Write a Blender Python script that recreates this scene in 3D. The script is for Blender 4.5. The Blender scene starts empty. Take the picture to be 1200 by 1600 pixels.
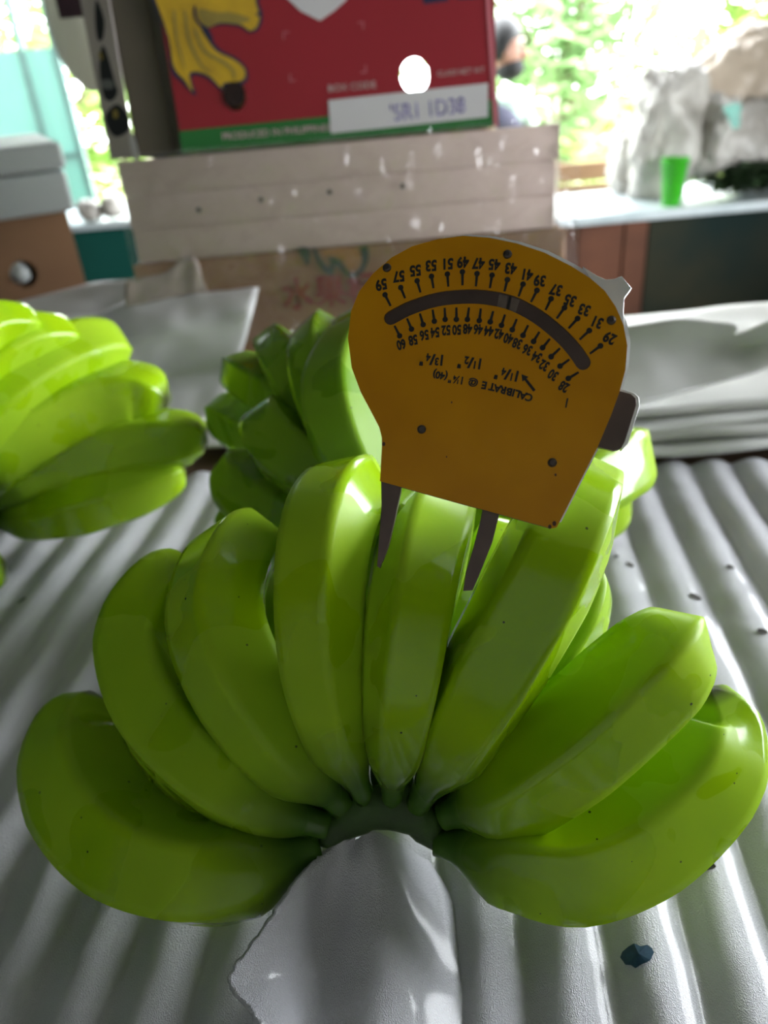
import bpy, bmesh, math, random
from mathutils import Vector, Matrix, noise
random.seed(7)
sc = bpy.context.scene
C = sc.collection
V = Vector
# ---------------------------------------------------------------- camera
PITCH, ROLL, FPX = math.radians(31), math.radians(5), 1200.0
CP = V((0, 0, .32))
F_ = V((0, math.cos(PITCH), -math.sin(PITCH)))
U0 = V((0, math.sin(PITCH), math.cos(PITCH)))
R_ = V((1, 0, 0)) * math.cos(ROLL) - U0 * math.sin(ROLL)
U_ = U0 * math.cos(ROLL) + V((1, 0, 0)) * math.sin(ROLL)
cd = bpy.data.cameras.new('camera'); cam = bpy.data.objects.new('camera', cd); C.objects.link(cam)
cam.matrix_world = Matrix(((R_.x, U_.x, -F_.x, CP.x), (R_.y, U_.y, -F_.y, CP.y), (R_.z, U_.z, -F_.z, CP.z), (0, 0, 0, 1)))
cd.sensor_fit = 'HORIZONTAL'; cd.sensor_width = 36; cd.lens = 36
cd.clip_start = .01; cd.clip_end = 200
cd.dof.use_dof = True; cd.dof.focus_distance = .285; cd.dof.aperture_fstop = 10
sc.camera = cam
# ---------------------------------------------------------------- world, sun, exposure
sc.view_settings.view_transform = 'Standard'; sc.view_settings.look = 'None'
sc.view_settings.gamma = 1; sc.view_settings.use_curve_mapping = False
sc.view_settings.exposure = 0.45
w = bpy.data.worlds.new('overcast_sky'); sc.world = w; w.use_nodes = True
bg = w.node_tree.nodes['Background']; bg.inputs[0].default_value = (.93, .97, 1, 1); bg.inputs[1].default_value = 13.0
sd = bpy.data.lights.new('sun', 'SUN'); sd.energy = 3; sd.angle = .2; sd.color = (1, .96, .86)
so = bpy.data.objects.new('sun', sd); C.objects.link(so); so.rotation_euler = V((.35, .55, -1)).to_track_quat('-Z', 'Y').to_euler()
def portal(loc, rot, sx, sy):
    l = bpy.data.lights.new('window_light_portal', 'AREA'); l.shape = 'RECTANGLE'; l.size = sx; l.size_y = sy
    l.cycles.is_portal = True
    o = bpy.data.objects.new('window_light_portal', l); C.objects.link(o); o.location = loc; o.rotation_euler = rot
portal((.3, 3.1, .25), (math.radians(-90), 0, 0), 3.2, 1.0)
portal((1.72, 1.05, .6), (0, math.radians(90), 0), 1.8, 1.9)


# ---------------------------------------------------------------- helpers
def ray(px, py): return F_ + R_ * ((px - 600) / FPX) + U_ * ((800 - py) / FPX)
def atz(px, py, z):                       # the spot of the place at height z seen there in the photograph
    d = ray(px, py); return CP + d * ((z - CP.z) / d.z)
def aty(px, py, y):
    d = ray(px, py); return CP + d * (y / d.y)
def dep(p): return (p - CP).dot(F_)

def link(o, parent=None):
    C.objects.link(o)
    if parent: o.parent = parent
    return o
def obj(name, bm_or_me, mat, parent=None, smooth=False):
    if isinstance(bm_or_me, bmesh.types.BMesh):
        me = bpy.data.meshes.new(name)
        bmesh.ops.recalc_face_normals(bm_or_me, faces=bm_or_me.faces)
        bm_or_me.to_mesh(me); bm_or_me.free()
    else:
        me = bm_or_me; me.name = name
    if mat:
        me.materials.clear(); me.materials.append(mat)
    if smooth:
        me.polygons.foreach_set('use_smooth', [True] * len(me.polygons))
    return link(bpy.data.objects.new(name, me), parent)
def tag(o, label=None, cat=None, group=None, kind=None):
    if label: o['label'] = label
    if cat: o['category'] = cat
    if group: o['group'] = group
    if kind: o['kind'] = kind
    return o
def empty(name, loc, label, cat, group=None, mat=None):
    o = bpy.data.objects.new(name, None); o.empty_display_size = .05
    if mat is not None: o.matrix_world = mat
    else: o.location = loc
    C.objects.link(o); return tag(o, label, cat, group)
def bx(bm, x0, x1, y0, y1, z0, z1, bev=0, mtx=None):
    vs = [bm.verts.new((x, y, z)) for x in (x0, x1) for y in (y0, y1) for z in (z0, z1)]
    fs = [bm.faces.new([vs[i] for i in q]) for q in ((0, 1, 3, 2), (4, 6, 7, 5), (0, 4, 5, 1), (2, 3, 7, 6), (0, 2, 6, 4), (1, 5, 7, 3))]
    if mtx is not None: bmesh.ops.transform(bm, matrix=mtx, verts=vs)
    if bev:
        es = list({e for f in fs for e in f.edges})
        bmesh.ops.bevel(bm, geom=es, offset=bev, segments=2, affect='EDGES', profile=.5)
def box(name, x0, x1, y0, y1, z0, z1, mat, parent=None, bev=0):
    bm = bmesh.new(); bx(bm, x0, x1, y0, y1, z0, z1, bev); return obj(name, bm, mat, parent)
def tube(bm, pts, radii, n=10, caps=True):
    pts = [V(p) for p in pts]; rings = []; prev = None
    for i, p in enumerate(pts):
        t = (pts[min(i + 1, len(pts) - 1)] - pts[max(i - 1, 0)]).normalized()
        if prev is None:
            a = t.orthogonal().normalized()
        else:
            a = (prev - t * prev.dot(t)).normalized()
        prev = a; b = t.cross(a)
        r = radii[i] if hasattr(radii, '__len__') else radii
        rings.append([bm.verts.new(p + (a * math.cos(k * math.tau / n) + b * math.sin(k * math.tau / n)) * r) for k in range(n)])
    for i in range(len(rings) - 1):
        for k in range(n):
            bm.faces.new((rings[i][k], rings[i][(k + 1) % n], rings[i + 1][(k + 1) % n], rings[i + 1][k]))
    if caps: bm.faces.new(rings[0][::-1]); bm.faces.new(rings[-1])
def catmull(P, n):
    P = [V(p) for p in P]; Q = [P[0] * 2 - P[1]] + P + [P[-1] * 2 - P[-2]]; out = []
    m = len(P) - 1
    for i in range(n + 1):
        s = i / n * m; k = min(int(s), m - 1); t = s - k
        a, b, c, d = Q[k], Q[k + 1], Q[k + 2], Q[k + 3]
        out.append(.5 * ((2 * b) + (c - a) * t + (2 * a - 5 * b + 4 * c - d) * t * t + (3 * b - a - 3 * c + d) * t ** 3))
    return out
def grid(fn, nu, nv, thick=0, name='sheet', mat=None, parent=None):
    bm = bmesh.new()
    vs = [[bm.verts.new(fn(i / nu, j / nv)) for i in range(nu + 1)] for j in range(nv + 1)]
    for j in range(nv):
        for i in range(nu):
            bm.faces.new((vs[j][i], vs[j][i + 1], vs[j + 1][i + 1], vs[j + 1][i]))
    o = obj(name, bm, mat, parent, smooth=True)
    if thick:
        m = o.modifiers.new('thickness', 'SOLIDIFY'); m.thickness = thick; m.offset = -1
    return o
def sheet_px(name, rows, mat, thick=.003, noise_amp=.002, nf=18, nu=40, nv=24, parent=None):
    """rows: list of rows, each a list of (px, py, z); interpolated into a wavy sheet standing at real heights"""
    W = [[atz(*c) for c in r] for r in rows]
    def fn(u, v):
        cs = [catmull(r, 1) and cm(r, u) for r in W]
        p = cm(cs, v)
        k = noise.noise(p * nf) * noise_amp + noise.noise(p * nf * 2.7) * noise_amp * .4
        return p + V((k * .5, 0, k))
    return grid(fn, nu, nv, thick, name, mat, parent)
def cm(P, s):
    m = len(P) - 1; s = s * m; k = min(int(s), m - 1); t = s - k
    a, b = P[k], P[k + 1]; z = P[k - 1] if k > 0 else a * 2 - b; d = P[k + 2] if k + 2 <= m else b * 2 - a
    return .5 * ((2 * a * 0 + 2 * P[k]) + (b - z) * t + (2 * z - 5 * a + 4 * b - d) * t * t + (3 * a - z - 3 * b + d) * t ** 3)
def curve_mesh(loops, extrude=0, bevel=0):
    cu = bpy.data.curves.new('tmp', 'CURVE'); cu.dimensions = '2D'; cu.fill_mode = 'BOTH'; cu.extrude = extrude; cu.bevel_depth = bevel
    for L in loops:
        s = cu.splines.new('POLY'); s.points.add(len(L) - 1); s.use_cyclic_u = True
        for i, (x, y) in enumerate(L): s.points[i].co = (x, y, 0, 1)
    return _conv(cu)
def _conv(cu):
    o = bpy.data.objects.new('tmp', cu); C.objects.link(o)
    dg = bpy.context.evaluated_depsgraph_get(); dg.update()
    me = bpy.data.meshes.new_from_object(o.evaluated_get(dg)); bpy.data.objects.remove(o); bpy.data.curves.remove(cu)
    return me
def text_mesh(s, size, bold=0., extrude=0):
    cu = bpy.data.curves.new('tmp', 'FONT'); cu.body = s; cu.size = size; cu.align_x = 'CENTER'; cu.align_y = 'CENTER'
    cu.offset = bold * size; cu.extrude = extrude; cu.resolution_u = 3
    return _conv(cu)
def add_me(bm, me, mtx):
    n = len(bm.verts); bm.from_mesh(me); bm.verts.ensure_lookup_table()
    bmesh.ops.transform(bm, matrix=mtx, verts=bm.verts[n:]); bpy.data.meshes.remove(me)
def circ(x, y, r, n=24, ry=None): return [(x + r * math.cos(k * math.tau / n), y + (ry or r) * math.sin(k * math.tau / n)) for k in range(n)]
def smooth_loop(pts, n=6):
    P = [V((x, y)) for x, y in pts]; m = len(P); out = []
    for i in range(m):
        z, a, b, d = P[i - 1], P[i], P[(i + 1) % m], P[(i + 2) % m]
        for j in range(n):
            t = j / n
            q = .5 * ((2 * a) + (b - z) * t + (2 * z - 5 * a + 4 * b - d) * t * t + (3 * a - z - 3 * b + d) * t ** 3)
            out.append((q.x, q.y))
    return out
class Face:
    """a flat face standing in the room: origin o, right ex, up ey; uv() reads where a photographed mark lies on it"""
    def __init__(s, o, ex, ey):
        s.o = V(o); s.ex = V(ex).normalized(); s.n = s.ex.cross(V(ey)).normalized(); s.ey = s.n.cross(s.ex)
        s.m = Matrix(((s.ex.x, s.ey.x, s.n.x, s.o.x), (s.ex.y, s.ey.y, s.n.y, s.o.y), (s.ex.z, s.ey.z, s.n.z, s.o.z), (0, 0, 0, 1)))
    def uv(s, px, py, h=0):
        d = ray(px, py); t = (s.o + s.n * h - CP).dot(s.n) / d.dot(s.n); q = CP + d * t - s.o
        return (q.dot(s.ex), q.dot(s.ey))
    def loop(s, pts, h=0): return [s.uv(x, y, h) for x, y in pts]
def decal(face, loops_px, mat, name, parent, h=.0004, sm=0):
    L = [face.loop(l) for l in loops_px]
    if sm: L = [smooth_loop(l, sm) for l in L]
    me = curve_mesh(L, extrude=.0001)
    o = obj(name, me, mat, parent); o.location = (0, 0, h); return o
def text_on(bm, face, s, px, py, hpx, ang, bold=0., h=0., sx=1.):
    u, v = face.uv(px, py); u2, v2 = face.uv(px, py - hpx); size = math.hypot(u2 - u, v2 - v) / .72
    add_me(bm, text_mesh(s, size, bold), Matrix.Translation((u, v, h)) @ Matrix.Rotation(ang, 4, 'Z') @ Matrix.Diagonal((sx, 1, 1, 1)))

# ---------------------------------------------------------------- materials
def mat(name, col, rough=.5, metal=0, noise_s=0, col2=None, bump=0, bump_s=200, spec=.5, coat=0, trans=0, alpha=1, detail=3, **k):
    m = bpy.data.materials.new(name); m.use_nodes = True; nt = m.node_tree; N = nt.nodes; L = nt.links
    b = N['Principled BSDF']; b.inputs['Base Color'].default_value = (*col, 1); b.inputs['Roughness'].default_value = rough
    b.inputs['Metallic'].default_value = metal; b.inputs['Specular IOR Level'].default_value = spec
    b.inputs['Coat Weight'].default_value = coat; b.inputs['Coat Roughness'].default_value = .08
    b.inputs['Alpha'].default_value = alpha
    tc = N.new('ShaderNodeTexCoord')
    if noise_s:
        n = N.new('ShaderNodeTexNoise'); n.inputs['Scale'].default_value = noise_s; n.inputs['Detail'].default_value = detail
        L.new(tc.outputs['Object'], n.inputs['Vector'])
        r = N.new('ShaderNodeValToRGB'); r.color_ramp.elements[0].position = .35; r.color_ramp.elements[1].position = .65
        r.color_ramp.elements[0].color = (*col, 1); r.color_ramp.elements[1].color = (*(col2 or [c * .75 for c in col]), 1)
        L.new(n.outputs['Fac'], r.inputs[0]); L.new(r.outputs[0], b.inputs['Base Color'])
    if bump:
        n = N.new('ShaderNodeTexNoise'); n.inputs['Scale'].default_value = bump_s; n.inputs['Detail'].default_value = 4
        L.new(tc.outputs['Object'], n.inputs['Vector'])
        bp = N.new('ShaderNodeBump'); bp.inputs['Strength'].default_value = bump; bp.inputs['Distance'].default_value = .001
        L.new(n.outputs['Fac'], bp.inputs['Height']); L.new(bp.outputs[0], b.inputs['Normal'])
    if trans:
        t = N.new('ShaderNodeBsdfTranslucent'); t.inputs[0].default_value = (*col, 1)
        mx = N.new('ShaderNodeMixShader'); mx.inputs[0].default_value = trans
        L.new(b.outputs[0], mx.inputs[1]); L.new(t.outputs[0], mx.inputs[2]); L.new(mx.outputs[0], N['Material Output'].inputs[0])
    return m
def banana_mat(name, c1, c2, wet=.5, wet_s=22):
    m = bpy.data.materials.new(name); m.use_nodes = True; nt = m.node_tree; N = nt.nodes; L = nt.links
    b = N['Principled BSDF']; tc = N.new('ShaderNodeTexCoord')
    def nz(s, d=3, dist=0):
        n = N.new('ShaderNodeTexNoise'); n.inputs['Scale'].default_value = s; n.inputs['Detail'].default_value = d; n.inputs['Distortion'].default_value = dist
        L.new(tc.outputs['Object'], n.inputs['Vector']); return n.outputs['Fac']
    def ramp(src, p0, p1, a=(0, 0, 0, 1), z=(1, 1, 1, 1)):
        r = N.new('ShaderNodeValToRGB'); e = r.color_ramp.elements; e[0].position = p0; e[1].position = p1; e[0].color = a; e[1].color = z
        L.new(src, r.inputs[0]); return r.outputs[0]
    def mix(f, a, c):
        x = N.new('ShaderNodeMix'); x.data_type = 'RGBA'; L.new(f, x.inputs[0]); L.new(a, x.inputs[6])
        if isinstance(c, tuple): x.inputs[7].default_value = c
        else: L.new(c, x.inputs[7])
        return x.outputs[2]
    base = ramp(nz(14), .3, .7, (*c1, 1), (*c2, 1))
    vor = N.new('ShaderNodeTexVoronoi'); vor.inputs['Scale'].default_value = 130; L.new(tc.outputs['Object'], vor.inputs['Vector'])
    thr = ramp(nz(60, 1), .52, .6, (0, 0, 0, 1), (.075, .075, .075, 1))
    lt = N.new('ShaderNodeMath'); lt.operation = 'LESS_THAN'; L.new(vor.outputs['Distance'], lt.inputs[0]); L.new(thr, lt.inputs[1])
    base = mix(lt.outputs[0], base, (.03, .045, .012, 1))
    wm = ramp(nz(wet_s, 2, .6), .5 + (.5 - wet) * .2, .512 + (.5 - wet) * .2)
    bl = ramp(wm, 0, 1, (.14, .14, .14, 1), (0, 0, 0, 1))
    base = mix(bl, base, (.50, .68, .12, 1))
    at = N.new('ShaderNodeAttribute'); at.attribute_name = 'along'
    endm = ramp(at.outputs['Fac'], .06, .26, (1, 1, 1, 1), (0, 0, 0, 1))
    base = mix(endm, base, (.045, .11, .012, 1))
    tipm = ramp(at.outputs['Fac'], .975, .995)
    base = mix(tipm, base, (.05, .06, .02, 1))
    L.new(base, b.inputs['Base Color'])
    r = N.new('ShaderNodeMapRange'); r.inputs['To Min'].default_value = .34; r.inputs['To Max'].default_value = .2; L.new(wm, r.inputs[0])
    L.new(r.outputs[0], b.inputs['Roughness']); cw = N.new('ShaderNodeMath'); cw.operation = 'MULTIPLY'; cw.inputs[1].default_value = .45; L.new(wm, cw.inputs[0]); L.new(cw.outputs[0], b.inputs['Coat Weight'])
    b.inputs['Coat Roughness'].default_value = .12; b.inputs['Specular IOR Level'].default_value = .15
    b.inputs['Subsurface Weight'].default_value = .06; b.inputs['Subsurface Radius'].default_value = (.4, 1, .1); b.inputs['Subsurface Scale'].default_value = .004
    bp = N.new('ShaderNodeBump'); bp.inputs['Strength'].default_value = .25; bp.inputs['Distance'].default_value = .0006
    L.new(nz(90, 4), bp.inputs['Height']); L.new(bp.outputs[0], b.inputs['Normal'])
    return m
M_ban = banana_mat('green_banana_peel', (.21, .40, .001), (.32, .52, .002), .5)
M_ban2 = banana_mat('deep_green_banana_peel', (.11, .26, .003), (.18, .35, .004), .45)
M_ban3 = banana_mat('light_green_banana_peel', (.24, .44, .003), (.34, .54, .006), .5)
M_crown = mat('banana_crown', (.03, .08, .006), .6, noise_s=60, col2=(.018, .04, .006), bump=.9, bump_s=180)
M_nub = mat('banana_blossom_end', (.03, .03, .015), .8, noise_s=200, col2=(.06, .05, .03))
def foam_mat(name, col, sparkle=1.):
    m = mat(name, col, .42, noise_s=9, col2=[c * .9 for c in col], spec=.6)
    nt = m.node_tree; N = nt.nodes; L = nt.links; b = N['Principled BSDF']; tc = N.new('ShaderNodeTexCoord')
    mp = N.new('ShaderNodeMapping'); mp.inputs['Scale'].default_value = (1, .6, 1); L.new(tc.outputs['Object'], mp.inputs[0])
    v = N.new('ShaderNodeTexVoronoi'); v.inputs['Scale'].default_value = 2400; L.new(mp.outputs[0], v.inputs['Vector'])
    bp = N.new('ShaderNodeBump'); bp.inputs['Strength'].default_value = .9 * sparkle; bp.inputs['Distance'].default_value = .0007
    L.new(v.outputs['Distance'], bp.inputs['Height']); L.new(bp.outputs[0], b.inputs['Normal'])
    b.inputs['Subsurface Weight'].default_value = 0
    b.inputs['Coat Weight'].default_value = .45 * sparkle; b.inputs['Coat Roughness'].default_value = .12
    return m
M_foam = foam_mat('white_foam', (.70, .70, .76))
M_foam2 = foam_mat('white_foam_matte', (.8, .8, .8), .3)
M_foamg = foam_mat('grey_white_foam', (.6, .6, .58), .3)
M_pink = mat('pinkish_foam_bundle', (.78, .62, .56), .6, noise_s=6, col2=(.68, .53, .48), bump=.3, bump_s=60)
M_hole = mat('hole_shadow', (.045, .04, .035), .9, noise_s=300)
M_chole = mat('painted_hole_shade', (.02, .007, .005), .9, noise_s=30)
M_blue = mat('dark_blue_scrap', (.01, .04, .09), .5, noise_s=300, col2=(.02, .07, .14))
M_yel = mat('yellow_enamel', (.66, .29, .001), .4, noise_s=25, col2=(.57, .235, .001), spec=.2, coat=.06, bump=.04, bump_s=300)
M_yedge = mat('worn_steel_edge', (.75, .7, .62), .35, .4)
M_steel = mat('bright_steel', (.82, .82, .83), .3, .45, bump=.1, bump_s=400)
M_dsteel = mat('dull_brown_steel', (.12, .085, .08), .38, .6, noise_s=60, col2=(.09, .065, .06))
M_ink = mat('black_ink', (.006, .005, .006), .5, noise_s=200, col2=(.012, .01, .01))
M_rivet = mat('dark_rivet_steel', (.1, .085, .08), .35, .8, noise_s=300)
M_red = mat('red_carton_print', (.33, .008, .022), .5, noise_s=5, col2=(.30, .007, .018))
M_green = mat('green_carton_print', (.012, .17, .03), .5, noise_s=5, col2=(.01, .15, .025))
M_cream = mat('cream_carton', (.75, .68, .45), .6, noise_s=8, col2=(.7, .62, .4))
M_ylw = mat('yellow_print', (.68, .42, .015), .5, noise_s=30, col2=(.5, .3, .015))
M_navy = mat('navy_print', (.012, .016, .07), .5, noise_s=30)
M_olive = mat('olive_print', (.36, .26, .05), .5, noise_s=30)
M_white = mat('white_print', (.7, .67, .7), .5, noise_s=6, col2=(.64, .6, .64))
M_rose = mat('faint_rose_print', (.55, .14, .17), .5, noise_s=30)
M_purple = mat('purple_stamp_ink', (.12, .08, .35), .6, noise_s=120, col2=(.4, .35, .6))
M_card = mat('brown_cardboard', (.36, .20, .11), .75, noise_s=6, col2=(.30, .165, .09), bump=.2, bump_s=80)
M_cardd = mat('dark_brown_cardboard', (.14, .11, .08), .6, noise_s=6, col2=(.09, .075, .055))
M_cardp = mat('pale_printed_carton', (.50, .44, .42), .6, noise_s=6, col2=(.42, .36, .34))
M_rtext = mat('dull_red_print', (.26, .012, .02), .6, noise_s=40, col2=(.26, .04, .04))
M_dgreen = mat('dark_green_print', (.03, .06, .045), .6, noise_s=40)
M_table = mat('table_wood', (.16, .11, .08), .9, spec=.1, noise_s=4, col2=(.16, .1, .07), bump=.2)
M_floor = mat('concrete_floor', (.25, .24, .22), .8, noise_s=3, col2=(.18, .17, .16), bump=.3)
M_ceil = mat('ceiling_sheet', (.1, .1, .09), .8, noise_s=2)
M_wall = mat('dim_wall_paint', (.10, .10, .09), .8, noise_s=2)
M_wallb = mat('pale_bounce_wall', (.70, .68, .66), .8, noise_s=2, col2=(.66, .64, .62))
M_teal = mat('teal_wall_paint', (.007, .07, .055), .9, spec=.15, noise_s=3, col2=(.006, .055, .042))
M_board = mat('reddish_brown_board', (.15, .065, .04), .9, spec=.15, noise_s=4, col2=(.08, .04, .028), bump=.2)
M_dark = mat('dark_olive_board', (.035, .035, .022), .9, spec=.1, noise_s=3, col2=(.012, .022, .02))
M_sill = mat('white_painted_ledge', (.62, .68, .70), .35, noise_s=6, col2=(.42, .5, .52))
M_tsheet = mat('pale_teal_sheet', (.42, .68, .63), .5, noise_s=2, col2=(.48, .73, .69), trans=.3)
M_pwhite = mat('white_plastic', (.74, .74, .68), .35, noise_s=5, col2=(.68, .67, .6), trans=.5)
M_bag = mat('cloudy_plastic_bag', (.55, .53, .49), .35, noise_s=9, col2=(.40, .37, .33), bump=.5, bump_s=40, trans=.2)
M_bagb = mat('beige_plastic_bag', (.60, .52, .43), .4, noise_s=5, col2=(.52, .44, .35), bump=.5, bump_s=30, trans=.2)
M_styro = mat('pale_blue_white_box', (.62, .68, .70), .5, noise_s=5, col2=(.58, .63, .65))
M_cup = mat('bright_green_plastic', (.06, .55, .02), .35, noise_s=9, col2=(.05, .48, .02), trans=.2)
M_leafd = mat('dark_leaves', (.012, .03, .008), .6, noise_s=40, col2=(.02, .05, .012))
M_tealp = mat('teal_plastic', (.03, .3, .22), .4, noise_s=20)
M_leaf = mat('sunlit_leaves', (.22, .38, .08), .6, noise_s=3, col2=(.42, .50, .16), trans=.4)
M_leaf2 = mat('pale_leaves', (.36, .52, .26), .6, noise_s=3, col2=(.20, .36, .14), trans=.4)
M_bark = mat('bark', (.2, .15, .1), .8, noise_s=20)
M_grass = mat('bright_ground', (.22, .26, .12), .9, noise_s=2, col2=(.3, .28, .18))
M_skin = mat('skin', (.33, .17, .12), .5, noise_s=30, col2=(.3, .15, .1))
M_hair = mat('black_hair', (.008, .008, .009), .5, noise_s=80)
M_mask = mat('black_face_mask', (.012, .013, .015), .8, noise_s=50)
M_shirt = mat('pale_green_shirt', (.5, .68, .56), .8, noise_s=10)
M_apron = mat('dark_blue_cloth', (.05, .05, .09), .8, noise_s=10)
def film_mat(name, a):
    m = bpy.data.materials.new(name); m.use_nodes = True; nt = m.node_tree; N = nt.nodes; L = nt.links
    N.remove(N['Principled BSDF'])
    t = N.new('ShaderNodeBsdfTransparent'); t.inputs[0].default_value = (.93, .92, .92, 1)
    g = N.new('ShaderNodeBsdfGlossy'); g.inputs['Roughness'].default_value = .07
    d = N.new('ShaderNodeBsdfDiffuse'); d.inputs[0].default_value = (.7, .68, .68, 1)
    tc = N.new('ShaderNodeTexCoord'); n = N.new('ShaderNodeTexNoise'); n.inputs['Scale'].default_value = 28; n.inputs['Detail'].default_value = 3; n.inputs['Distortion'].default_value = 1.2
    L.new(tc.outputs['Object'], n.inputs['Vector']); bp = N.new('ShaderNodeBump'); bp.inputs['Strength'].default_value = 1; bp.inputs['Distance'].default_value = .012
    L.new(n.outputs['Fac'], bp.inputs['Height']); L.new(bp.outputs[0], g.inputs['Normal'])
    m1 = N.new('ShaderNodeMixShader'); m1.inputs[0].default_value = .75; L.new(d.outputs[0], m1.inputs[1]); L.new(g.outputs[0], m1.inputs[2])
    m2 = N.new('ShaderNodeMixShader'); m2.inputs[0].default_value = a; L.new(t.outputs[0], m2.inputs[1]); L.new(m1.outputs[0], m2.inputs[2])
    L.new(m2.outputs[0], N['Material Output'].inputs[0]); return m
M_film = film_mat('clear_stretch_film', .12)
M_film2 = film_mat('cloudy_stretch_film', .6)

# ---------------------------------------------------------------- the room
def S(name, *a, **k): return tag(box(name, *a, **k), kind='structure')
FZ = -.9
SY = 2.62                                   # front of the low back wall
S('floor', -3, 2.6, -2.2, 3.3, FZ - .1, FZ, M_floor)
S('ceiling', -3.1, 3.2, -2.3, 3.5, 1.5, 1.6, M_ceil)
S('bounce_wall', -3.1, 1.85, -1.5, -1.4, FZ, 1.5, M_wallb)  # unseen wall, set close and painted pale to bounce soft fill forward
S('wall_left', -3.1, -3.0, -2.3, 3.3, FZ, 1.5, M_teal)
zs = aty(1040, 325, SY).z
xsp = aty(1008, 420, SY).x
zl = aty(150, 348, SY).z
S('wall_back', -3.0, .1, SY + .02, SY + .14, FZ, zl - .02, M_teal)
S('window_2_sill', -3.0, .1, SY - .01, SY + .42, zl - .02, zl, M_sill, bev=.004)
back = S('wall_back_boards', .1, 1.75, SY + .03, SY + .14, FZ, zs - .03, M_board)
xx = .1; k = 0
while xx < xsp - .01:
    wd = .155; x1 = min(xx + wd, xsp)
    box('board', xx + .003, x1 - .003, SY + (.0 if k % 2 else .006), SY + .03, FZ, zs - .03, M_board, back); xx = x1; k += 1
while xx < 1.5:
    box('dark_panel', xx + .004, xx + .46, SY + .004, SY + .03, FZ, zs - .03, M_dark, back)['label'] = 'dark olive panel'; xx += .465
S('window_1_sill', .1, 1.75, SY - .02, SY + .42, zs - .03, zs, M_sill, bev=.004)
S('wall_right', 1.75, 1.85, -2.3, 3.3, FZ, -.3, M_wall)
S('wall_right_front', 1.75, 1.85, -2.3, .1, -.3, 1.5, M_wall)  # unseen wall, extended to keep side light off the front
S('wall_right_back', 1.75, 1.85, 2.0, 3.3, -.3, 1.5, M_wall)  # unseen wall, extended to keep side light off the back boards
S('light_block_wall', -3.0, -1.35, 3.1, 3.2, -.1, 1.5, M_wall)  # unseen wall added to block light from the back left
S('light_block_lintel', -1.35, 1.85, 3.1, 3.2, .74, 1.5, M_wall)  # unseen lintel added to cut the light from the back opening
for n, (x, y) in enumerate(((1.8, .1), (-2.95, 3.15))):
    S('trim_%d' % (n + 1), x - .05, x + .05, y - .05, y + .05, FZ, 1.5, M_board)
# ground outside
tag(grid(lambda u, v: V((-9 + 24 * u, 3.3 + 16 * v, -1.0 + .05 * noise.noise(V((u * 9, v * 9, 0))))), 20, 20, 0, 'ground', M_grass), kind='structure')

# the packing table
tb = empty('packing_table', (0, .6, FZ), 'long brown wooden packing table under the foam sheets', 'table')
def loc(o, root):
    o.location = -root.location; return o
def at_root(name, x0, x1, y0, y1, z0, z1, m, root, bev=0):
    return loc(box(name, x0, x1, y0, y1, z0, z1, m, root, bev), root)
at_root('table_top', -1.25, .95, -.25, .885, -.05, -.022, M_table, tb, .004)
for x in (-1.2, .86):
    for y in (-.2, .82): at_root('leg', x, x + .06, y, y + .06, FZ, -.05, M_table, tb)
tb2 = empty('side_table', (-.4, 1.3, FZ), 'brown wooden side table behind the packing table, carrying the cartons', 'table')
at_root('table_top', -1.25, .24, .89, 1.6, -.07, -.04, M_table, tb2, .004)
for x in (-1.2, .16):
    for y in (.96, 1.5): at_root('leg', x, x + .06, y, y + .06, FZ, -.05, M_table, tb2)

# ---------------------------------------------------------------- corrugated foam sheet
YAW = math.radians(7.5)
rd = V((math.sin(YAW), math.cos(YAW), 0)); rx = V((math.cos(YAW), -math.sin(YAW), 0))
PER = .0345
def foam_z(x, y):
    p = V((x, y, 0)); s = p.dot(rx)
    s += .010 * noise.noise(p * 4 + V((3, 1, 0))) + (.10 * max(0, -s - .12) * max(0, y - .2))
    ph = s / PER * math.tau
    c = abs(math.cos(ph / 2))
    amp = .0095 * (.75 + .35 * noise.noise(p * 5))
    return c * amp + .004 * noise.noise(p * 7) + .0008 * noise.noise(p * 60) - .009
def foamfn(u, v):
    a = -.62 + 1.2 * u; b = -.02 + .63 * v
    p = rx * a + rd * b
    return V((p.x, p.y, foam_z(p.x, p.y)))
foam = grid(foamfn, 420, 120, .0025, 'corrugated_foam_sheet', M_foam)
tag(foam, 'white corrugated foam sheet with painted dark holes under the banana hands', 'foam sheet')
def spot(px, py, r, m, name, label=None, jag=0):  # flat dark disc, paints the shade inside a hole in the foam
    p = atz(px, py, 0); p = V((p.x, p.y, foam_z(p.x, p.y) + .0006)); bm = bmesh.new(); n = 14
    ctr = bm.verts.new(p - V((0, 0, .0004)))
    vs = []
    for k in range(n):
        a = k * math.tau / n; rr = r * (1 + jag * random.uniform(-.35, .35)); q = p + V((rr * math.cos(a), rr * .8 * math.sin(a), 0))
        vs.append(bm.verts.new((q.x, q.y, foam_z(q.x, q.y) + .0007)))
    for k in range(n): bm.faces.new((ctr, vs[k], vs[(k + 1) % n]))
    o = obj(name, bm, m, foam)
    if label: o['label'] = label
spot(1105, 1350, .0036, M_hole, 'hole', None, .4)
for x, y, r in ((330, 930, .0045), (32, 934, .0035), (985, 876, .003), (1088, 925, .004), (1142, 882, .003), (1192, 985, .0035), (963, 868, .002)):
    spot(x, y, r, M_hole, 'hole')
bl = atz(997, 1495, .0); bl.z = foam_z(bl.x, bl.y) + .0012
bm = bmesh.new()
cv = bm.verts.new((0, 0, .0012)); vs = []
for k in range(16):
    a = k * math.tau / 16; r = .0062 * random.uniform(.72, 1.1); x, y = bl.x + r * 1.1 * math.cos(a), bl.y + r * .8 * math.sin(a)
    vs.append(bm.verts.new((x - bl.x, y - bl.y, foam_z(x, y) + .001 - bl.z)))
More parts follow.
